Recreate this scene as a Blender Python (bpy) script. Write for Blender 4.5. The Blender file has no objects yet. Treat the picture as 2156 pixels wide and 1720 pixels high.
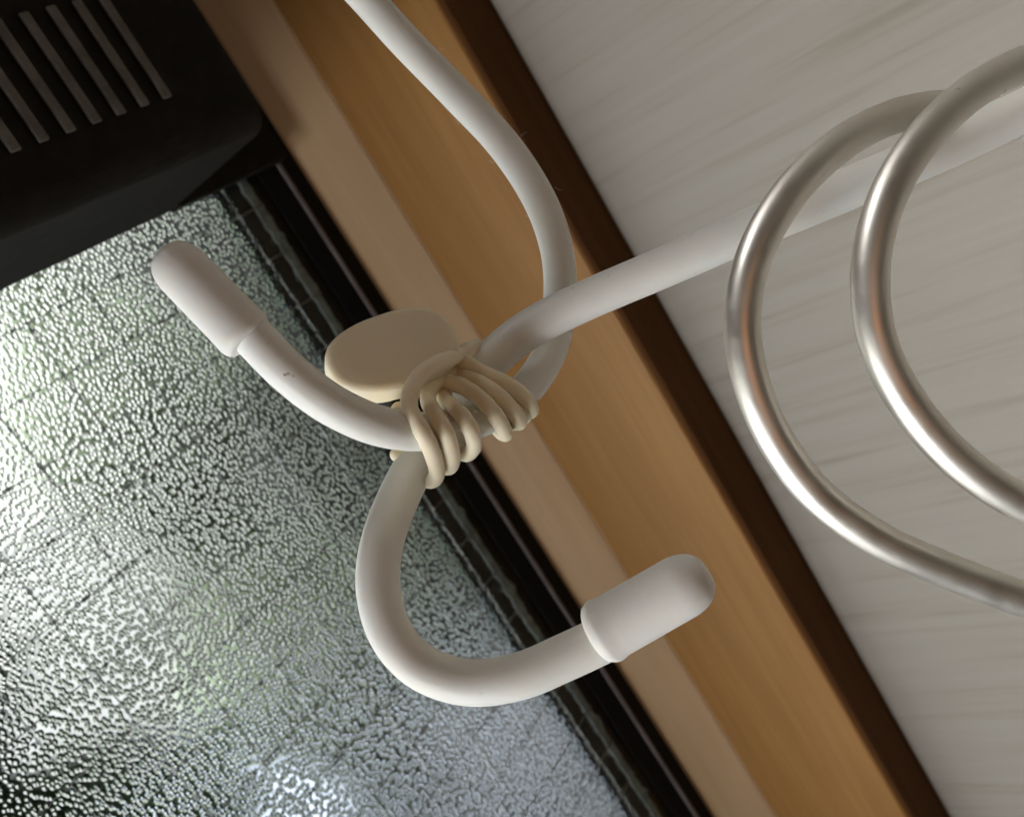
import bpy, bmesh, math, random
from mathutils import Vector, Matrix

random.seed(7)
sc = bpy.context.scene
col = sc.collection

# ------------------------------------------------------------------ camera
# World: X to the right along the window, Y out through the window, Z up.
CAM = Vector((0.0, 0.0, 1.50))
F, PW, PH = 2000.0, 2156.0, 1720.0            # focal length and frame in survey pixels
AX = Vector((.5066, -.4979, .7044)).normalized()   # world axes seen in camera space (x right, y down, z forward)
AY = Vector((-.692, .2535, .676)); AY = (AY - AX * AY.dot(AX)).normalized()
AZ = AX.cross(AY)

def w_dir(v):
    v = Vector(v); return Vector((v.dot(AX), v.dot(AY), v.dot(AZ)))

def at(px, py, z):
    """survey pixel + metres in front of the lens -> point in the room"""
    return CAM + w_dir(((px - PW / 2) / F * z, (py - PH / 2) / F * z, z))

def on_y(px, py, y):
    d = w_dir(((px - PW / 2) / F, (py - PH / 2) / F, 1)); return CAM + d * (y / d.y)

def on_x(px, py, x):
    d = w_dir(((px - PW / 2) / F, (py - PH / 2) / F, 1)); return CAM + d * (x / d.x)

cam_d = bpy.data.cameras.new('camera'); cam = bpy.data.objects.new('camera', cam_d); col.objects.link(cam)
R, U, B = w_dir((1, 0, 0)), w_dir((0, -1, 0)), w_dir((0, 0, -1))
cam.matrix_world = Matrix(((R.x, U.x, B.x, CAM.x), (R.y, U.y, B.y, CAM.y), (R.z, U.z, B.z, CAM.z), (0, 0, 0, 1)))
cam_d.sensor_fit = 'HORIZONTAL'; cam_d.sensor_width = 36; cam_d.lens = 36 * F / PW
cam_d.clip_start = .005; cam_d.clip_end = 100
cam_d.dof.use_dof = True; cam_d.dof.focus_distance = .131; cam_d.dof.aperture_fstop = 38
sc.camera = cam

# ------------------------------------------------------------------ world, lamps, exposure
world = bpy.data.worlds.new('World'); sc.world = world; world.use_nodes = True
bg = world.node_tree.nodes['Background']
bg.inputs['Color'].default_value = (1.0, .90, .70, 1); bg.inputs['Strength'].default_value = .055

def area(name, loc, target, sx, sy, watt, color, spread=180):
    d = bpy.data.lights.new(name, 'AREA'); d.shape = 'RECTANGLE'; d.size = sx; d.size_y = sy
    d.energy = watt; d.color = color; d.spread = math.radians(spread)
    o = bpy.data.objects.new(name, d); col.objects.link(o); o.location = loc
    o.rotation_euler = (Vector(target) - Vector(loc)).to_track_quat('-Z', 'Y').to_euler()
    return o
KNOT = at(960, 820, .137)
# daylight arriving through the part of the window below and left of the frame
area('window_daylight', CAM + Vector((-.26, .241, -.20)), CAM + Vector((-.05, -.10, -.12)), .50, .36, 4.9, (.97, .985, 1.0))
# added soft fill for the room's light, from low on the left
area('room_fill', CAM + Vector((-1.0, -.5, -.5)), KNOT, .9, .9, .30, (1.0, .93, .82))
# added warm light standing in for the person behind the lens mirrored in metal
area('warm_reflection_fill', CAM + Vector((-.10, -.12, .01)), KNOT, .14, .14, .052, (1.0, .44, .19))
# open sky over the garden
area('garden_daylight', (.4, 3.4, 4.6), (1.0, 3.6, .3), 5.0, 4.0, 1250, (1.0, .99, .99))

sc.view_settings.view_transform = 'Standard'; sc.view_settings.look = 'None'
sc.view_settings.gamma = 1; sc.view_settings.exposure = 0; sc.view_settings.use_curve_mapping = False
sc.render.engine = 'CYCLES'
sc.cycles.max_bounces = 8; sc.cycles.transmission_bounces = 8; sc.cycles.sample_clamp_indirect = 4

# ------------------------------------------------------------------ helpers
def tag(o, label=None, cat=None, group=None, kind=None):
    if label: o['label'] = label
    if cat: o['category'] = cat
    if group: o['group'] = group
    if kind: o['kind'] = kind
    return o

def thing(name, loc, label, cat, group=None):
    o = bpy.data.objects.new(name, None); col.objects.link(o); o.location = loc
    o.empty_display_size = .01
    return tag(o, label, cat, group)

def obj(name, me, mat, parent=None, smooth=True):
    """me: bmesh or mesh in world coordinates"""
    if isinstance(me, bmesh.types.BMesh):
        bmesh.ops.recalc_face_normals(me, faces=me.faces)
        m = bpy.data.meshes.new(name); me.to_mesh(m); me.free(); me = m
    mats = mat if isinstance(mat, (list, tuple)) else [mat]
    for k in mats: me.materials.append(k)
    for p in me.polygons: p.use_smooth = smooth
    o = bpy.data.objects.new(name, me); col.objects.link(o)
    if parent:
        o.parent = parent
        o.matrix_parent_inverse = Matrix.Translation(-parent.location)   # meshes sit at the origin, Empties at a thing's base
    return o

def spline(pts, n=14):
    """Catmull-Rom through tuples of any length"""
    P = [Vector(p) for p in pts]; P = [P[0] * 2 - P[1]] + P + [P[-1] * 2 - P[-2]]
    out = []
    for i in range(1, len(P) - 2):
        a, b, c, d = P[i - 1:i + 3]
        for k in range(n):
            t = k / n
            out.append(.5 * ((2 * b) + (c - a) * t + (2 * a - 5 * b + 4 * c - d) * t * t + (3 * b - a - 3 * c + d) * t ** 3))
    out.append(P[-2]); return out

def tube(pts, rad, sides=28, bm=None, cap=True, squash=None):
    """sweep a circle along world points; rad number or list"""
    bm = bm or bmesh.new(); n = len(pts)
    rr = rad if isinstance(rad, list) else [rad] * n
    T = [(pts[min(i + 1, n - 1)] - pts[max(i - 1, 0)]).normalized() for i in range(n)]
    nrm = T[0].orthogonal().normalized(); rings = []
    for i in range(n):
        nrm = (nrm - T[i] * nrm.dot(T[i])).normalized(); bi = T[i].cross(nrm)
        rings.append([bm.verts.new(pts[i] + (nrm * math.cos(a) + bi * math.sin(a)) * rr[i])
                      for a in (2 * math.pi * k / sides for k in range(sides))])
    for i in range(n - 1):
        for k in range(sides):
            bm.faces.new((rings[i][k], rings[i][(k + 1) % sides], rings[i + 1][(k + 1) % sides], rings[i + 1][k]))
    if cap:
        bm.faces.new(rings[0][::-1]); bm.faces.new(rings[-1])
    return bm

def rounded_ends(pts, r, k=5):
    """radii that close a tube with round ends"""
    rad = [r] * len(pts); P = list(pts)
    for end in (0, 1):
        if end: P.reverse(); rad.reverse()
        d = (P[0] - P[1]).normalized(); p0 = P[0]
        add = [(p0 + d * r * math.sin(a), r * max(.06, math.cos(a))) for a in (math.pi / 2 * j / k for j in range(k, 0, -1))]
        P = [a for a, _ in add] + P; rad = [b for _, b in add] + rad
        if end: P.reverse(); rad.reverse()
    return P, rad

def box(x0, x1, y0, y1, z0, z1, bevel=0, bm=None):
    b2 = bmesh.new()
    bmesh.ops.create_cube(b2, size=1)
    for v in b2.verts:
        v.co = Vector(((x0 + x1) / 2 + v.co.x * (x1 - x0), (y0 + y1) / 2 + v.co.y * (y1 - y0), (z0 + z1) / 2 + v.co.z * (z1 - z0))) + Vector((0, 0, CAM.z))
    if bevel: bmesh.ops.bevel(b2, geom=list(b2.edges), offset=bevel, segments=3, affect='EDGES', profile=.6)
    return b2

def prism(poly, z0, z1):
    """extrude an XY outline upwards"""
    bm = bmesh.new()
    lo = [bm.verts.new((x, y, z0 + CAM.z)) for x, y in poly]; hi = [bm.verts.new((x, y, z1 + CAM.z)) for x, y in poly]
    n = len(poly)
    for i in range(n): bm.faces.new((lo[i], lo[(i + 1) % n], hi[(i + 1) % n], hi[i]))
    bm.faces.new(lo[::-1]); bm.faces.new(hi); return bm

# ------------------------------------------------------------------ materials
class NT:
    def __init__(s, name):
        s.m = bpy.data.materials.new(name); s.m.use_nodes = True; s.t = s.m.node_tree
        s.p = s.t.nodes.get('Principled BSDF'); s.out = s.t.nodes['Material Output']
    def n(s, kind, **kw):
        nd = s.t.nodes.new('ShaderNode' + kind)
        for k, v in kw.items():
            if k.startswith('i_'):
                key = k[2:].replace('_', ' ')
                nd.inputs[key].default_value = v
            else: setattr(nd, k, v)
        return nd
    def l(s, a, b): s.t.links.new(a, b)
    def pos(s, scale):
        g = s.n('NewGeometry'); mp = s.n('Mapping'); mp.inputs['Scale'].default_value = scale
        s.l(g.outputs['Position'], mp.inputs['Vector']); return mp.outputs['Vector']
    def ramp(s, fac, stops):
        r = s.n('ValToRGB'); e = r.color_ramp.elements
        while len(e) < len(stops): e.new(.5)
        for k, (p, c) in enumerate(stops): e[k].position = p; e[k].color = (*c, 1)
        s.l(fac, r.inputs['Fac']); return r.outputs['Color']
    def noise(s, vec, scale=1, detail=3, rough=.55, dist=0):
        nd = s.n('TexNoise'); nd.inputs['Scale'].default_value = scale; nd.inputs['Detail'].default_value = detail
        nd.inputs['Roughness'].default_value = rough; nd.inputs['Distortion'].default_value = dist
        s.l(vec, nd.inputs['Vector']); return nd.outputs['Fac']
    def bump(s, h, strength, dist, target=None):
        b = s.n('Bump'); b.inputs['Strength'].default_value = strength; b.inputs['Distance'].default_value = dist
        s.l(h, b.inputs['Height']); s.l(b.outputs['Normal'], (target or s.p.inputs['Normal'])); return b
    def mix(s, fac, a, b, mode='MIX'):
        m = s.n('MixRGB', blend_type=mode)
        for sock, v in (('Fac', fac), ('Color1', a), ('Color2', b)):
            if isinstance(v, bpy.types.NodeSocket): s.l(v, m.inputs[sock])
            else: m.inputs[sock].default_value = v if sock == 'Fac' else (*v, 1)
        return m.outputs['Color']

def vinyl(name, c, c2, rough=.42, sss=.25, specks=True):
    t = NT(name); v = t.pos((1, 1, 1))
    base = t.ramp(t.noise(v, 55, 4), [(.3, c), (.75, c2)])
    if specks:      # little dirt specks and scuffs
        sp = t.ramp(t.noise(v, 520, 2, .5), [(.70, (0, 0, 0)), (.76, (1, 1, 1))])
        gate = t.ramp(t.noise(v, 70, 2), [(.52, (0, 0, 0)), (.62, (1, 1, 1))])
        base = t.mix(t.mix(1.0, sp, gate, 'MULTIPLY'), base, (.30, .24, .17))
    t.l(base, t.p.inputs['Base Color'])
    r = t.ramp(t.noise(v, 160, 4), [(.3, (rough - .08,) * 3), (.7, (rough + .12,) * 3)]); t.l(r, t.p.inputs['Roughness'])
    t.p.inputs['IOR'].default_value = 1.46
    t.p.inputs['Subsurface Weight'].default_value = sss
    t.p.inputs['Subsurface Radius'].default_value = (1.0, .75, .5); t.p.inputs['Subsurface Scale'].default_value = .0012
    t.bump(t.noise(v, 900, 3), .12, .0002)
    return t.m
M = {}
M['vinyl'] = vinyl('white_vinyl_coating', (.70, .69, .635), (.775, .775, .745))
M['cap'] = vinyl('white_soft_cap', (.68, .665, .63), (.72, .71, .68), .5, .45, False)
M['tie'] = vinyl('cream_silicone', (.74, .655, .475), (.79, .715, .55), .48, .45, False)

t = NT('satin_aluminium'); v = t.pos((1, 1, 1))
t.p.inputs['Metallic'].default_value = 1
c = t.ramp(t.noise(v, 60, 4), [(.3, (.66, .62, .555)), (.7, (.75, .72, .66))])
sp = t.ramp(t.noise(v, 420, 2, .5), [(.725, (0, 0, 0)), (.79, (1, 1, 1))])
t.l(t.mix(sp, c, (.30, .25, .20)), t.p.inputs['Base Color'])
t.l(t.ramp(t.noise(v, 300, 4), [(.3, (.38,) * 3), (.7, (.50,) * 3)]), t.p.inputs['Roughness'])
t.bump(t.noise(v, 2200, 2), .10, .0001); M['alu'] = t.m

def wood(name, stops, rough=.5, spec=.35):
    t = NT(name); v = t.pos((150, 150, 9))
    f = t.noise(v, 1, 6, .62, .35); f2 = t.noise(t.pos((420, 420, 14)), 1, 3)
    big = t.noise(t.pos((26, 26, 5)), 1, 3)
    c = t.ramp(t.mix(.45, f, f2), stops)
    c = t.mix(.28, c, t.ramp(big, [(.3, (.55, .5, .45)), (.7, (1.25, 1.2, 1.15))]), 'MULTIPLY')
    t.l(c, t.p.inputs['Base Color']); t.p.inputs['Roughness'].default_value = rough; t.p.inputs['Specular IOR Level'].default_value = spec
    t.bump(f2, .12, .0004); return t.m
M['wood'] = wood('brown_wood_laminate', [(.28, (.29, .138, .036)), (.52, (.35, .175, .050)), (.78, (.41, .222, .072))])
M['bead'] = wood('pale_wood_bead', [(.3, (.66, .465, .275)), (.52, (.71, .515, .32)), (.75, (.76, .57, .37))])
M['edge'] = wood('shaded_brown_edge', [(.3, (.085, .033, .009)), (.52, (.112, .046, .014)), (.75, (.14, .062, .022))], .8, .12)  # shade on the room-facing edge is put into its wood colour

t = NT('streaked_wallpaper')
s1 = t.noise(t.pos((26, 7, 170)), 1, 4, .55, .4); s2 = t.noise(t.pos((50, 16, 420)), 1, 2)
s = t.mix(.35, s1, s2)
c = t.ramp(s, [(.28, (.315, .268, .208)), (.46, (.395, .358, .305)), (.7, (.43, .395, .345))])
sp = t.ramp(t.noise(t.pos((1, 1, 1)), 330, 2, .5), [(.74, (0, 0, 0)), (.79, (1, 1, 1))])
t.l(t.mix(sp, c, (.42, .37, .32)), t.p.inputs['Base Color']); t.p.inputs['Roughness'].default_value = .7
t.bump(s, .45, .0012); M['paper'] = t.m

def plain(name, c, rough=.5, metallic=0, nscale=200, var=.25, bump=.1, spec=.5):
    t = NT(name); v = t.pos((1, 1, 1))
    t.l(t.ramp(t.noise(v, nscale, 4), [(.3, tuple(x * (1 - var) for x in c)), (.7, tuple(min(1, x * (1 + var)) for x in c))]), t.p.inputs['Base Color'])
    t.p.inputs['Roughness'].default_value = rough; t.p.inputs['Metallic'].default_value = metallic; t.p.inputs['Specular IOR Level'].default_value = spec
    t.bump(t.noise(v, nscale * 4, 3), bump, .0003); return t.m
M['rail'] = plain('dark_bronze_rail', (.013, .0115, .0095), .75, spec=.12)
M['slat'] = plain('taupe_vent_slat', (.125, .116, .102), .65, spec=.15)
M['rubber'] = plain('black_rubber', (.005, .005, .0055), .6, spec=.12)
M['line'] = plain('grey_gasket_lip', (.15, .135, .14), .45)
M['sealant'] = plain('pale_sealant', (.27, .34, .35), .5, 0, 300, .4, .3)
M['spacer'] = plain('black_spacer', (.024, .034, .038), .7, spec=.1)
M['wire'] = plain('mesh_wire_steel', (.30, .33, .33), .45, 0)
M['lint'] = plain('pale_lint', (.6, .56, .5), .8)

# pebbled glass: the room-side face carries the pebbles, the other faces are flat
t = NT('pebbled_glass'); t.t.nodes.remove(t.p)
geo = t.n('NewGeometry'); sep = t.n('SeparateXYZ'); t.l(geo.outputs['Position'], sep.inputs[0])
cmb = t.n('CombineXYZ'); t.l(sep.outputs['X'], cmb.inputs['X'])
zs = t.n('Math', operation='MULTIPLY'); zs.inputs[1].default_value = .76; t.l(sep.outputs['Z'], zs.inputs[0]); t.l(zs.outputs[0], cmb.inputs['Y'])
v = cmb.outputs[0]
warp = t.n('TexNoise', noise_dimensions='2D'); warp.inputs['Scale'].default_value = 210; warp.inputs['Detail'].default_value = 2; t.l(v, warp.inputs['Vector'])
mul = t.n('VectorMath', operation='MULTIPLY_ADD'); t.l(warp.outputs['Color'], mul.inputs[0]); mul.inputs[1].default_value = (.0006,) * 3; t.l(v, mul.inputs[2])
vo = t.n('TexVoronoi', feature='F1', voronoi_dimensions='2D'); vo.inputs['Scale'].default_value = 860
t.l(mul.outputs['Vector'], vo.inputs['Vector'])
sq = t.n('MapRange', interpolation_type='SMOOTHSTEP'); sq.inputs['From Min'].default_value = 0; sq.inputs['From Max'].default_value = .62
sq.inputs['To Min'].default_value = 0; sq.inputs['To Max'].default_value = 1; t.l(vo.outputs['Distance'], sq.inputs['Value'])
# the pebbling stops short of the pane's edge
wob = t.n('TexNoise', noise_dimensions='2D'); wob.inputs['Scale'].default_value = 160; t.l(v, wob.inputs['Vector'])
edge = t.n('Math', operation='MULTIPLY_ADD'); t.l(wob.outputs['Fac'], edge.inputs[0]); edge.inputs[1].default_value = .012; t.l(sep.outputs['X'], edge.inputs[2])
mr = t.n('MapRange'); mr.inputs['From Min'].default_value = .2030; mr.inputs['From Max'].default_value = .2080; mr.inputs['To Min'].default_value = 1; mr.inputs['To Max'].default_value = 0
t.l(edge.outputs[0], mr.inputs['Value'])
inv = t.n('Math', operation='MULTIPLY'); t.l(sq.outputs[0], inv.inputs[0]); t.l(mr.outputs[0], inv.inputs[1])
def coated(t, rough):
    g = t.n('BsdfRefraction'); g.inputs['IOR'].default_value = 1.5; g.inputs['Roughness'].default_value = rough
    g.inputs['Color'].default_value = (.96, .97, .95, 1)
    gl = t.n('BsdfGlossy'); gl.inputs['Roughness'].default_value = rough
    fr = t.n('Fresnel'); fr.inputs['IOR'].default_value = 1.5
    k = t.n('Math', operation='MULTIPLY'); k.inputs[1].default_value = .4; t.l(fr.outputs[0], k.inputs[0])
    mx = t.n('MixShader'); t.l(k.outputs[0], mx.inputs[0]); t.l(g.outputs[0], mx.inputs[1]); t.l(gl.outputs[0], mx.inputs[2])
    t.l(mx.outputs[0], t.out.inputs['Surface']); return g, gl, fr
g, gl, fr = coated(t, .165)
b = t.n('Bump'); b.inputs['Strength'].default_value = 1.0; b.inputs['Distance'].default_value = .00018; b.invert = True
t.l(inv.outputs[0], b.inputs['Height'])
for q in (g, gl, fr): t.l(b.outputs['Normal'], q.inputs['Normal'])
M['pebble'] = t.m
t = NT('clear_glass'); t.t.nodes.remove(t.p)
coated(t, .0); M['clear'] = t.m

t = NT('overcast_sky'); t.t.nodes.remove(t.p)
e = t.n('Emission'); e.inputs['Strength'].default_value = 1.75
t.l(t.ramp(t.noise(t.pos((.25, .25, .5)), 1, 4), [(.35, (.90, .95, 1.0)), (.6, (1.0, 1.0, .97))]), e.inputs['Color'])
t.l(e.outputs['Emission'], t.out.inputs['Surface']); M['sky'] = t.m
M['paving'] = plain('pale_paving', (.30, .345, .425), .8, 0, 6, .18)
M['plaster'] = plain('white_plaster', (.66, .66, .635), .8, 0, 5, .06)
M['greywall'] = plain('dark_grey_siding', (.045, .047, .052), .7, 0, 8, .25)
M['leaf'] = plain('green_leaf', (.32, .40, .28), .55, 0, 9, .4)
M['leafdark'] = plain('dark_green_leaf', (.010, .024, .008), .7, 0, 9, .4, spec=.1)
M['bark'] = plain('bark', (.09, .065, .045), .8, 0, 40, .3)

# ------------------------------------------------------------------ the setting: garden beyond the glass
def sheet(name, pts, mat):
    bm = bmesh.new(); bm.faces.new([bm.verts.new(p) for p in pts]); return obj(name, bm, mat)
tag(sheet('sky', [(-14, 9, -1), (22, 9, -1), (22, 9, 14), (-14, 9, 14)], M['sky']), kind='structure')
tag(sheet('ground', [(-14, .4, 0), (22, .4, 0), (22, 9, 0), (-14, 9, 0)], M['paving']), kind='structure')

# added, unseen dark slabs below and above the window that darken the pebble rims
tag(obj('dark_floor_slab', box(-4, 5, .5, 1.75, -1.5, -1.40, .01), M['greywall'], None, False), kind='structure')
tag(obj('dark_floor_slab_right', box(1.22, 5, 1.76, 2.52, -1.5, -1.36, .01), M['greywall'], None, False), kind='structure')  # added to darken the glass towards the jamb
T = thing('overhead_blocker', (0, 1, 1.9), 'unseen dark panel added overhead to darken the pebble rims in the glass', 'light blocker')
obj('overhead_slab', box(-4, 5, .32, 1.25, .52, .58, .005), M['greywall'], T, False)
obj('overhead_rim', box(-4, 5, 1.253, 1.28, .48, .66, .005), M['greywall'], T, False)

def dirpt(az, el, d):
    a, e = math.radians(az), math.radians(el)
    return CAM + Vector((math.sin(a) * math.cos(e), math.cos(a) * math.cos(e), math.sin(e))) * d

def shrub(name, label, base, height, rx, mat, n, group=None, leaf=1.0):
    T = thing(name, base, label, 'shrub', group)
    st = bmesh.new()
    for k in range(4):
        a = k * 1.7; tip = base + Vector((math.cos(a) * rx * .4, math.sin(a) * rx * .4, height * (.7 + .07 * k)))
        p = [base + Vector((math.cos(a) * .02, math.sin(a) * .02, 0)), base.lerp(tip, .5) + Vector((.03, .02 * k, 0)), tip]
        q = spline([tuple(x) for x in p], 5); tube(q, [.018 - .012 * i / len(q) for i in range(len(q))], 7, st)
    obj('stem', st, M['bark'], T)
    bm = bmesh.new()
    for _ in range(n):
        h = random.random() ** .8; w = rx * (.55 + .45 * math.sin(math.pi * min(1, h * .9 + .1))) * (.75 + .35 * math.sin(h * 17 + rx * 9))
        a = random.random() * 6.283; rr = w * math.sqrt(random.random())
        c = base + Vector((math.cos(a) * rr, math.sin(a) * rr, height * (.12 + .9 * h)))
        d = Vector((random.gauss(0, 1), random.gauss(0, 1), random.gauss(0, .7))).normalized()
        s = d.orthogonal().normalized(); L, W = random.uniform(.03, .06) * leaf, random.uniform(.012, .022) * leaf
        vs = [bm.verts.new(c), bm.verts.new(c + d * L * .5 + s * W), bm.verts.new(c + d * L), bm.verts.new(c + d * L * .5 - s * W)]
        bm.faces.new(vs)
    obj('foliage', bm, mat, T, False); return T
def base_at(az, d):
    a = math.radians(az); return Vector((math.sin(a) * d, math.cos(a) * d, 0))
shrub('garden_shrub', 'tall green shrub showing as the pale green band through pebbled glass', base_at(27.5, 2.2), 2.0, .25, M['leaf'], 13000, 'shrubs beyond the window')
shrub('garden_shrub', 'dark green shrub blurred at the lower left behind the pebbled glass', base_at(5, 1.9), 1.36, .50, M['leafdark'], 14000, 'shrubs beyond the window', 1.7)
T = thing('garden_wall', base_at(17, 4.6), 'low white wall blurred behind the pebbled glass', 'wall')
obj('wall_body', box(-3.0, 2.35, 4.4, 4.6, -1.5, -.25, .01), M['plaster'], T, False)
obj('coping', box(-3.05, 2.38, 4.36, 4.64, -.247, -.19, .01), M['plaster'], T, False)
T = thing('neighbour_house', (3.4, 3.2, 0), 'dark grey house wall making the glass look dark beside the window jamb', 'building')
bm = bmesh.new()
obj('wall_body', box(1.62, 5.0, 2.55, 2.85, -1.5, 2.6, .01), M['greywall'], T, False)
for k in range(9):
    obj('siding_board', box(1.60, 4.98, 2.53, 2.547, -1.45 + .22 * k, -1.25 + .22 * k, .004), M['greywall'], T, False)

# ------------------------------------------------------------------ the setting: wall of the room
tag(obj('wall', box(.2683, .335, -.55, .1726, -.65, .65), M['paper'], None, False), kind='structure')

# ------------------------------------------------------------------ window frame (wood)
T = thing('window_frame', CAM + Vector((.25, .2, -.5)), 'brown wood-grain window jamb with pale bead and shade-darkened front edge', 'window frame')
Z0, Z1 = -.6, .5
obj('jamb_board', prism([(.2478, .262), (.2478, .1768), (.2495, .1752), (.33, .1752), (.33, .262)], Z0, Z1), M['wood'], T, False)
obj('casing_edge', prism([(.2466, .1740), (.2474, .1731), (.2678, .1729), (.2680, .1750), (.2466, .1750)], Z0, Z1), M['edge'], T, False)
obj('stop_bead', prism([(.2283, .2460), (.2283, .2446), (.2290, .2436), (.2466, .2326), (.2479, .2322), (.2479, .258), (.2283, .258)], Z0, Z1), M['bead'], T, False)

# ------------------------------------------------------------------ window sash
T = thing('window_sash', CAM + Vector((0, .245, -.5)), 'dark window sash holding wired pebbled glass under a slotted top rail', 'window')
GY = .2455
# glass
bm = box(-.45, .2215, GY, GY + .0026, -.55, .05)
for f in bm.faces: f.material_index = 1
bm.faces.ensure_lookup_table()
for f in bm.faces:
    if f.calc_center_median().y < GY + .0001: f.material_index = 0
pane = obj('glass_pane', bm, [M['pebble'], M['clear']], T, False)
# wires of the mesh, behind the pebbles
for k in range(16):
    x = .2075 - .0195 * (k + .48) if k else .1985
    pts = [Vector((x + random.gauss(0, .0003), GY + .0034, z / 100 + CAM.z)) for z in range(-40, 7, 2)]
    obj('mesh_wire', tube(pts, .00025, 6), M['wire'], pane)
for k in range(24):
    z = .03 - .0165 * k
    pts = [Vector((x / 100, GY + .0040, z + random.gauss(0, .00025) + CAM.z)) for x in range(-17, 22, 2)]
    obj('mesh_wire', tube(pts, .00025, 6), M['wire'], pane)
obj('spacer', box(.1965, .2215, GY + .0062, GY + .0082, -.55, .43), M['spacer'], T, False)
def wavy_strip(x0, x1, y0, y1, amp):
    bm = bmesh.new(); rows = []
    z = -.45
    while z < .05:
        a = random.gauss(0, amp); b_ = random.gauss(0, amp) + (amp * 5 if random.random() < .10 else 0)
        rows.append([bm.verts.new((x, y, z + CAM.z)) for x, y in ((x0 + a, y0), (x1 + b_, y0), (x1 + b_, y1), (x0 + a, y1))]); z += .0022
    for i in range(len(rows) - 1):
        for k in range(4): bm.faces.new((rows[i][k], rows[i][(k + 1) % 4], rows[i + 1][(k + 1) % 4], rows[i + 1][k]))
    bm.faces.new(rows[0][::-1]); bm.faces.new(rows[-1]); return bm
obj('seal_bead', wavy_strip(.2070, .2102, GY + .0050, GY + .0061, .00022), M['sealant'], T, False)
# rubber gasket against the jamb
obj('gasket', prism([(.2118, .2454), (.2118, .2446), (.2205, .2432), (.2275, .2432), (.2281, .2440), (.2281, .2600), (.2218, .2600), (.2218, .2454)], -.55, .43), M['rubber'], T, False)
obj('gasket_lip', prism([(.2188, .2430), (.2195, .2424), (.2205, .2424), (.2211, .2430)], -.55, .43), M['line'], T, False)
# top rail with the ventilator slots
RY, RX, RZ = .184, .1735, .0392
def rail_mesh():
    prof = [(.2425, .42), (.2425, RZ)] + [(RY + .006 - .006 * math.sin(t_), RZ + .006 - .006 * math.cos(t_)) for t_ in (math.pi / 2 * k / 8 for k in range(9))] + [(RY, .42)]
    bm = bmesh.new(); n = len(prof)
    rows = [[bm.verts.new((x, y + dy * (1 if y < .2 else 0), z + CAM.z)) for y, z in prof] for x, dy in ((-.45, 0), (RX - .003, 0), (RX - .001, .0008), (RX, .003))]
    for i in range(len(rows) - 1):
        for k in range(n): bm.faces.new((rows[i][k], rows[i][(k + 1) % n], rows[i + 1][(k + 1) % n], rows[i + 1][k]))
    bm.faces.new(rows[0]); bm.faces.new(rows[-1][::-1]); return bm
rail = obj('top_rail', rail_mesh(), M['rail'], T, False)
obj('end_block', box(RX + .0003, .2206, .2375, .2424, .0384, .42, .0006), M['rail'], T, False)
ends = [(80, 860), (250, 800), (410, 750), (550, 715), (690, 665), (830, 620), (955, 575)]
tops = [None, None, (10, 90), (160, 60), (310, 30), (440, 10), (590, 0)]
xs = [on_y(a / 2.457 * .9082, b_ / 2.457 * .9082, RY) for a, b_ in ends]
pitch = (xs[-1].x - xs[0].x) / 6; zb = sum(p.z for p in xs) / 7
zt = on_y(126, 12, RY).z
print('slot pitch', pitch, 'zb', zb - CAM.z, 'zt', zt - CAM.z, [round(p.x, 4) for p in xs])
for k in range(16):
    x = xs[-1].x - pitch * k
    obj('vent_slat', box(x - pitch * .18, x + pitch * .18, RY - .0012, RY - .0002, zb - CAM.z, zt - CAM.z, .0004), M['slat'], rail, False)

# ------------------------------------------------------------------ coated wires
def wire_path(pts, n=14): return [at(*p) for p in spline(pts, n)]
def bullet(a, b_, r, lip=1.0):
    """soft cap from its open mouth a to its tip b"""
    d = b_ - a; L = d.length; d.normalize(); prof = [(0, r * .74), (.00005, r * .84), (.0003, r * .92), (.0007, r * .975), (.0012, r * lip), (.0017, r * (lip + .004)), (.0026, r * .99)]
    for k in range(1, 8): prof.append((.0026 + (L - r * 1.05 - .0026) * k / 8, r * (.985 - .02 * k / 8)))
    for k in range(0, 15):
        t_ = math.pi / 2 * k / 14; prof.append((L - r * 1.05 + r * 1.05 * math.sin(t_), max(r * .01, r * .965 * math.cos(t_) ** .66)))
    return tube([a + d * s for s, _ in prof], [q for _, q in prof], 40)

J1 = [(640, -130, .152), (745, -30, .151), (850, 85, .151), (957, 195, .151), (1060, 305, .151), (1135, 420, .151), (1173, 530, .152), (1178, 640, .1525),
      (1158, 740, .151), (1100, 826, .1465), (1005, 884, .138), (900, 908, .1300), (800, 897, .1240), (700, 853, .1205), (612, 788, .1190), (540, 716, .1185), (500, 672, .1185)]
T = thing('coated_wire', at(*J1[8]), 'white coated wire bending down from the top edge to a capped end over the glass', 'wire')
w1 = obj('wire', tube(wire_path(J1), .00268), M['vinyl'], T)
obj('end_cap', bullet(at(527, 716, .1184), at(343, 528, .1184), .0036, 1.0), M['cap'], T)

J2 = [(2420, 118, .125), (2290, 172, .126), (2156, 234, .1275), (1980, 316, .1295), (1800, 392, .132), (1600, 475, .1345), (1400, 562, .1375), (1240, 630, .140), (1120, 690, .1420),
      (1040, 752, .1430), (965, 835, .1430), (893, 945, .1395), (838, 1050, .1340), (803, 1150, .1290), (797, 1245, .1262), (826, 1338, .1245), (890, 1405, .1235), (985, 1436, .1225),
      (1090, 1424, .1215), (1190, 1383, .1210), (1270, 1345, .1205), (1330, 1312, .1205)]
T = thing('coated_wire', at(*J2[7]), 'white coated rod crossing the wallpaper and hooking round below to a fat rounded cap', 'wire')
w2 = obj('wire', tube(wire_path(J2), .00297), M['vinyl'], T)
obj('end_cap', bullet(at(1254, 1338, .1205), at(1491, 1203, .1165), .0041, 1.03), M['cap'], T)

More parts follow.
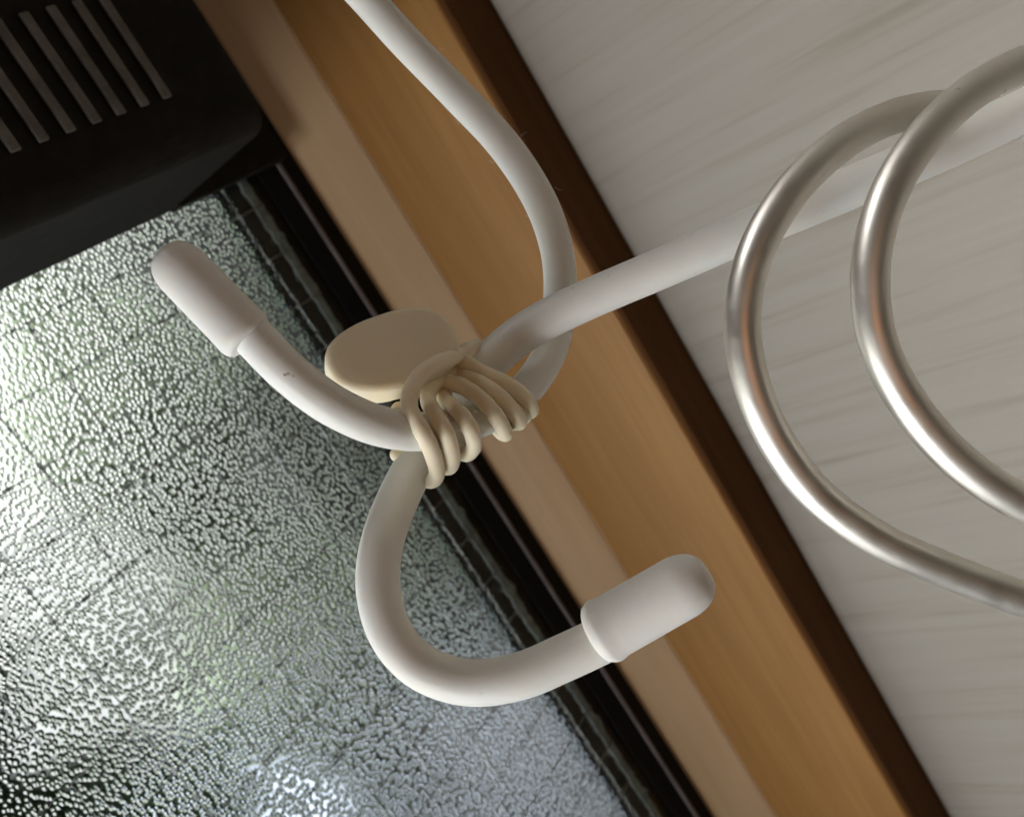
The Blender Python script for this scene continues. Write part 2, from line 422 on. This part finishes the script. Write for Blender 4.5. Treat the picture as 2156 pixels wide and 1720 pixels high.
# lint caught on the wires
def lint(wire, spots):
    bm = bmesh.new()
    for px, py, z in spots:
        for _ in range(random.choice((1, 2))):
            a = random.random() * 6.283; L = random.uniform(6, 18)
            x, y = px + random.gauss(0, 2), py + random.gauss(0, 2)
            p = spline([(x, y, z), (x + math.cos(a) * L * .5 + random.gauss(0, 1.5), y + math.sin(a) * L * .5 + random.gauss(0, 1.5), z - .0003), (x + math.cos(a) * L, y + math.sin(a) * L, z)], 4)
            tube([at(*q) for q in p], .00002, 4, bm)
    tag(obj('lint', bm, M['lint'], wire), kind='stuff')
lint(w1, [(936, 118, .1505), (928, 108, .1505), (1096, 286, .1505), (1104, 296, .1505), (958, 252, .151), (1030, 338, .151), (1166, 396, .151), (1116, 456, .151), (1142, 454, .1484)])
lint(w2, [(880, 1012, .1345), (1240, 660, .139), (900, 1365, .1235)])

# ------------------------------------------------------------------ cream tie with its oval tab
def z4(x, y): return ((700 + x / 3.0714) * .9082, (640 + y / 3.0714) * .9082)
T = thing('silicone_tie', at(*z4(1060, 640), .140), 'cream soft tie wound round both wires with a flat oval tab', 'tie')

def tab_mesh(center, ang, tilt_dir, tilt, L, W, th):
    u = Vector((math.cos(ang), math.sin(ang), 0)); nrm = Vector((tilt_dir[0] * math.sin(tilt), tilt_dir[1] * math.sin(tilt), -math.cos(tilt))).normalized()
    u = (u - nrm * u.dot(nrm)).normalized(); v_ = nrm.cross(u)
    u, v_, nrm = w_dir(u), w_dir(v_), w_dir(nrm)
    bm = bmesh.new(); rings = []; rb = th * .24
    prof = [(-th / 2, rb)] + [(-th / 2 + rb - rb * math.cos(a), rb - rb * math.sin(a)) for a in (math.pi / 2 * k / 5 for k in range(1, 6))]
    prof += [(th / 2 - rb + rb * math.sin(a), rb - rb * math.cos(a)) for a in (math.pi / 2 * k / 5 for k in range(0, 6))]
    prof += [(th / 2 + .00005, rb * 1.9), (th / 2 + .0001, rb * 3.0)]
    N = 72
    for h, ins in prof:
        ring = []
        for k in range(N):
            a = 2 * math.pi * k / N; ca, sa = math.cos(a), math.sin(a); e = 2 / 2.55
            x = (L / 2 - ins) * math.copysign(abs(ca) ** e, ca); y = (W / 2 - ins) * math.copysign(abs(sa) ** e, sa)
            y *= 1 + .07 * ca
            ring.append(bm.verts.new(center + u * x + v_ * y + nrm * h))
        rings.append(ring)
    for i in range(len(rings) - 1):
        for k in range(N): bm.faces.new((rings[i][k], rings[i][(k + 1) % N], rings[i + 1][(k + 1) % N], rings[i + 1][k]))
    bm.faces.new(rings[0][::-1]); bm.faces.new(rings[-1]); return bm
tx, ty = z4(640, 555)
obj('tab', tab_mesh(at(tx, ty + 4, .1338), math.radians(-30), (.35, -.94), math.radians(31), .0190, .0121, .0046), M['tie'], T)

def strand(pts, r=.00108):
    p, rad = rounded_ends(wire_path([(*z4(x, y), z) for x, y, z in pts], 10), r)
    ph = random.random() * 6.283
    rad = [q * (1 + .022 * math.sin(i * .21 + ph) + .012 * math.sin(i * .81 + 2 * ph)) for i, q in enumerate(rad)]
    return obj('strand', tube(p, rad, 18), M['tie'], T)
# (column, row) on the knot close-up and depth; over the front, round the lower edge and back behind
strand([(1110, 560, .1365), (1040, 595, .1330), (930, 640, .1290), (830, 720, .1270), (775, 830, .1262), (765, 930, .1255), (815, 1040, .1248), (890, 1170, .1255), (945, 1310, .1290), (960, 1410, .1320), (915, 1455, .1365), (850, 1400, .1440), (840, 1250, .1465), (900, 1080, .1475), (1000, 900, .1480)], .00118)
strand([(1090, 690, .1375), (1000, 735, .1352), (915, 800, .1330), (900, 890, .1305), (950, 990, .1280), (1020, 1110, .1272), (1060, 1230, .1292), (1068, 1320, .1325), (1030, 1360, .1380), (960, 1270, .1460), (1000, 1080, .1475)], .00118)
strand([(1010, 820, .1365), (1020, 880, .1335), (1090, 940, .1310), (1165, 1030, .1292), (1215, 1130, .1292), (1222, 1215, .1325), (1165, 1265, .1380), (1090, 1200, .1450), (1080, 1050, .1475)], .00118)
strand([(940, 790, .1375), (1040, 760, .1350), (1150, 790, .1335), (1270, 870, .1325), (1365, 975, .1325), (1430, 1080, .1345), (1448, 1125, .1385), (1400, 1090, .1450), (1310, 960, .1490)], .00118)
strand([(1080, 700, .1380), (1200, 730, .1358), (1330, 800, .1345), (1440, 890, .1345), (1520, 985, .1365), (1545, 1040, .1400), (1500, 1020, .1465), (1420, 900, .1510)], .0012)
strand([(1060, 570, .1385), (1150, 610, .1370), (1290, 690, .1362), (1430, 755, .1365), (1545, 830, .1375), (1615, 905, .1395), (1628, 960, .1430), (1580, 940, .1490), (1500, 840, .1530)], .00118)
strand([(1050, 640, .1390), (1120, 660, .1375), (1260, 745, .1372), (1390, 830, .1372), (1500, 905, .1385), (1585, 985, .1410), (1575, 1010, .1450)], .00105)
strand([(1230, 500, .1425), (1170, 535, .1395), (1110, 590, .1380), (1060, 660, .1385)], .0012)
strand([(690, 950, .1310), (665, 985, .1305)], .0011)
strand([(680, 1270, .1370), (790, 1230, .1440)], .0011)

# ------------------------------------------------------------------ metal hanger hooks
HA = [(2480, 1395, .1230), (2320, 1327, .1225), (2156, 1262, .1220), (2000, 1203, .1215), (1850, 1135, .1208), (1720, 1040, .1200), (1630, 920, .1192), (1578, 790, .1188), (1563, 660, .1188),
      (1592, 530, .1192), (1660, 412, .1205), (1755, 316, .1228), (1860, 255, .1258), (1965, 228, .1290), (2060, 232, .1325), (2130, 262, .1350)]
HB = [(2520, 1195, .1175), (2380, 1150, .1172), (2240, 1098, .1168), (2120, 1042, .1163), (2010, 962, .1157), (1920, 860, .1152), (1857, 745, .1150), (1833, 630, .1150), (1840, 510, .1153),
      (1878, 395, .1160), (1945, 290, .1175), (2040, 200, .1195), (2150, 138, .1220), (2270, 105, .1250), (2380, 110, .1280), (2450, 150, .1305)]
G = 'metal hanger hooks on the white rod'
for pts, lab in ((HA, 'satin silver metal hanger hook nearer the wooden window jamb'), (HB, 'satin silver metal hanger hook at the right edge crossing over its twin')):
    p, rad = rounded_ends(wire_path(pts), .00232)
    tag(obj('hanger_hook', tube(p, rad, 32), M['alu']), lab, 'hanger hook', G)
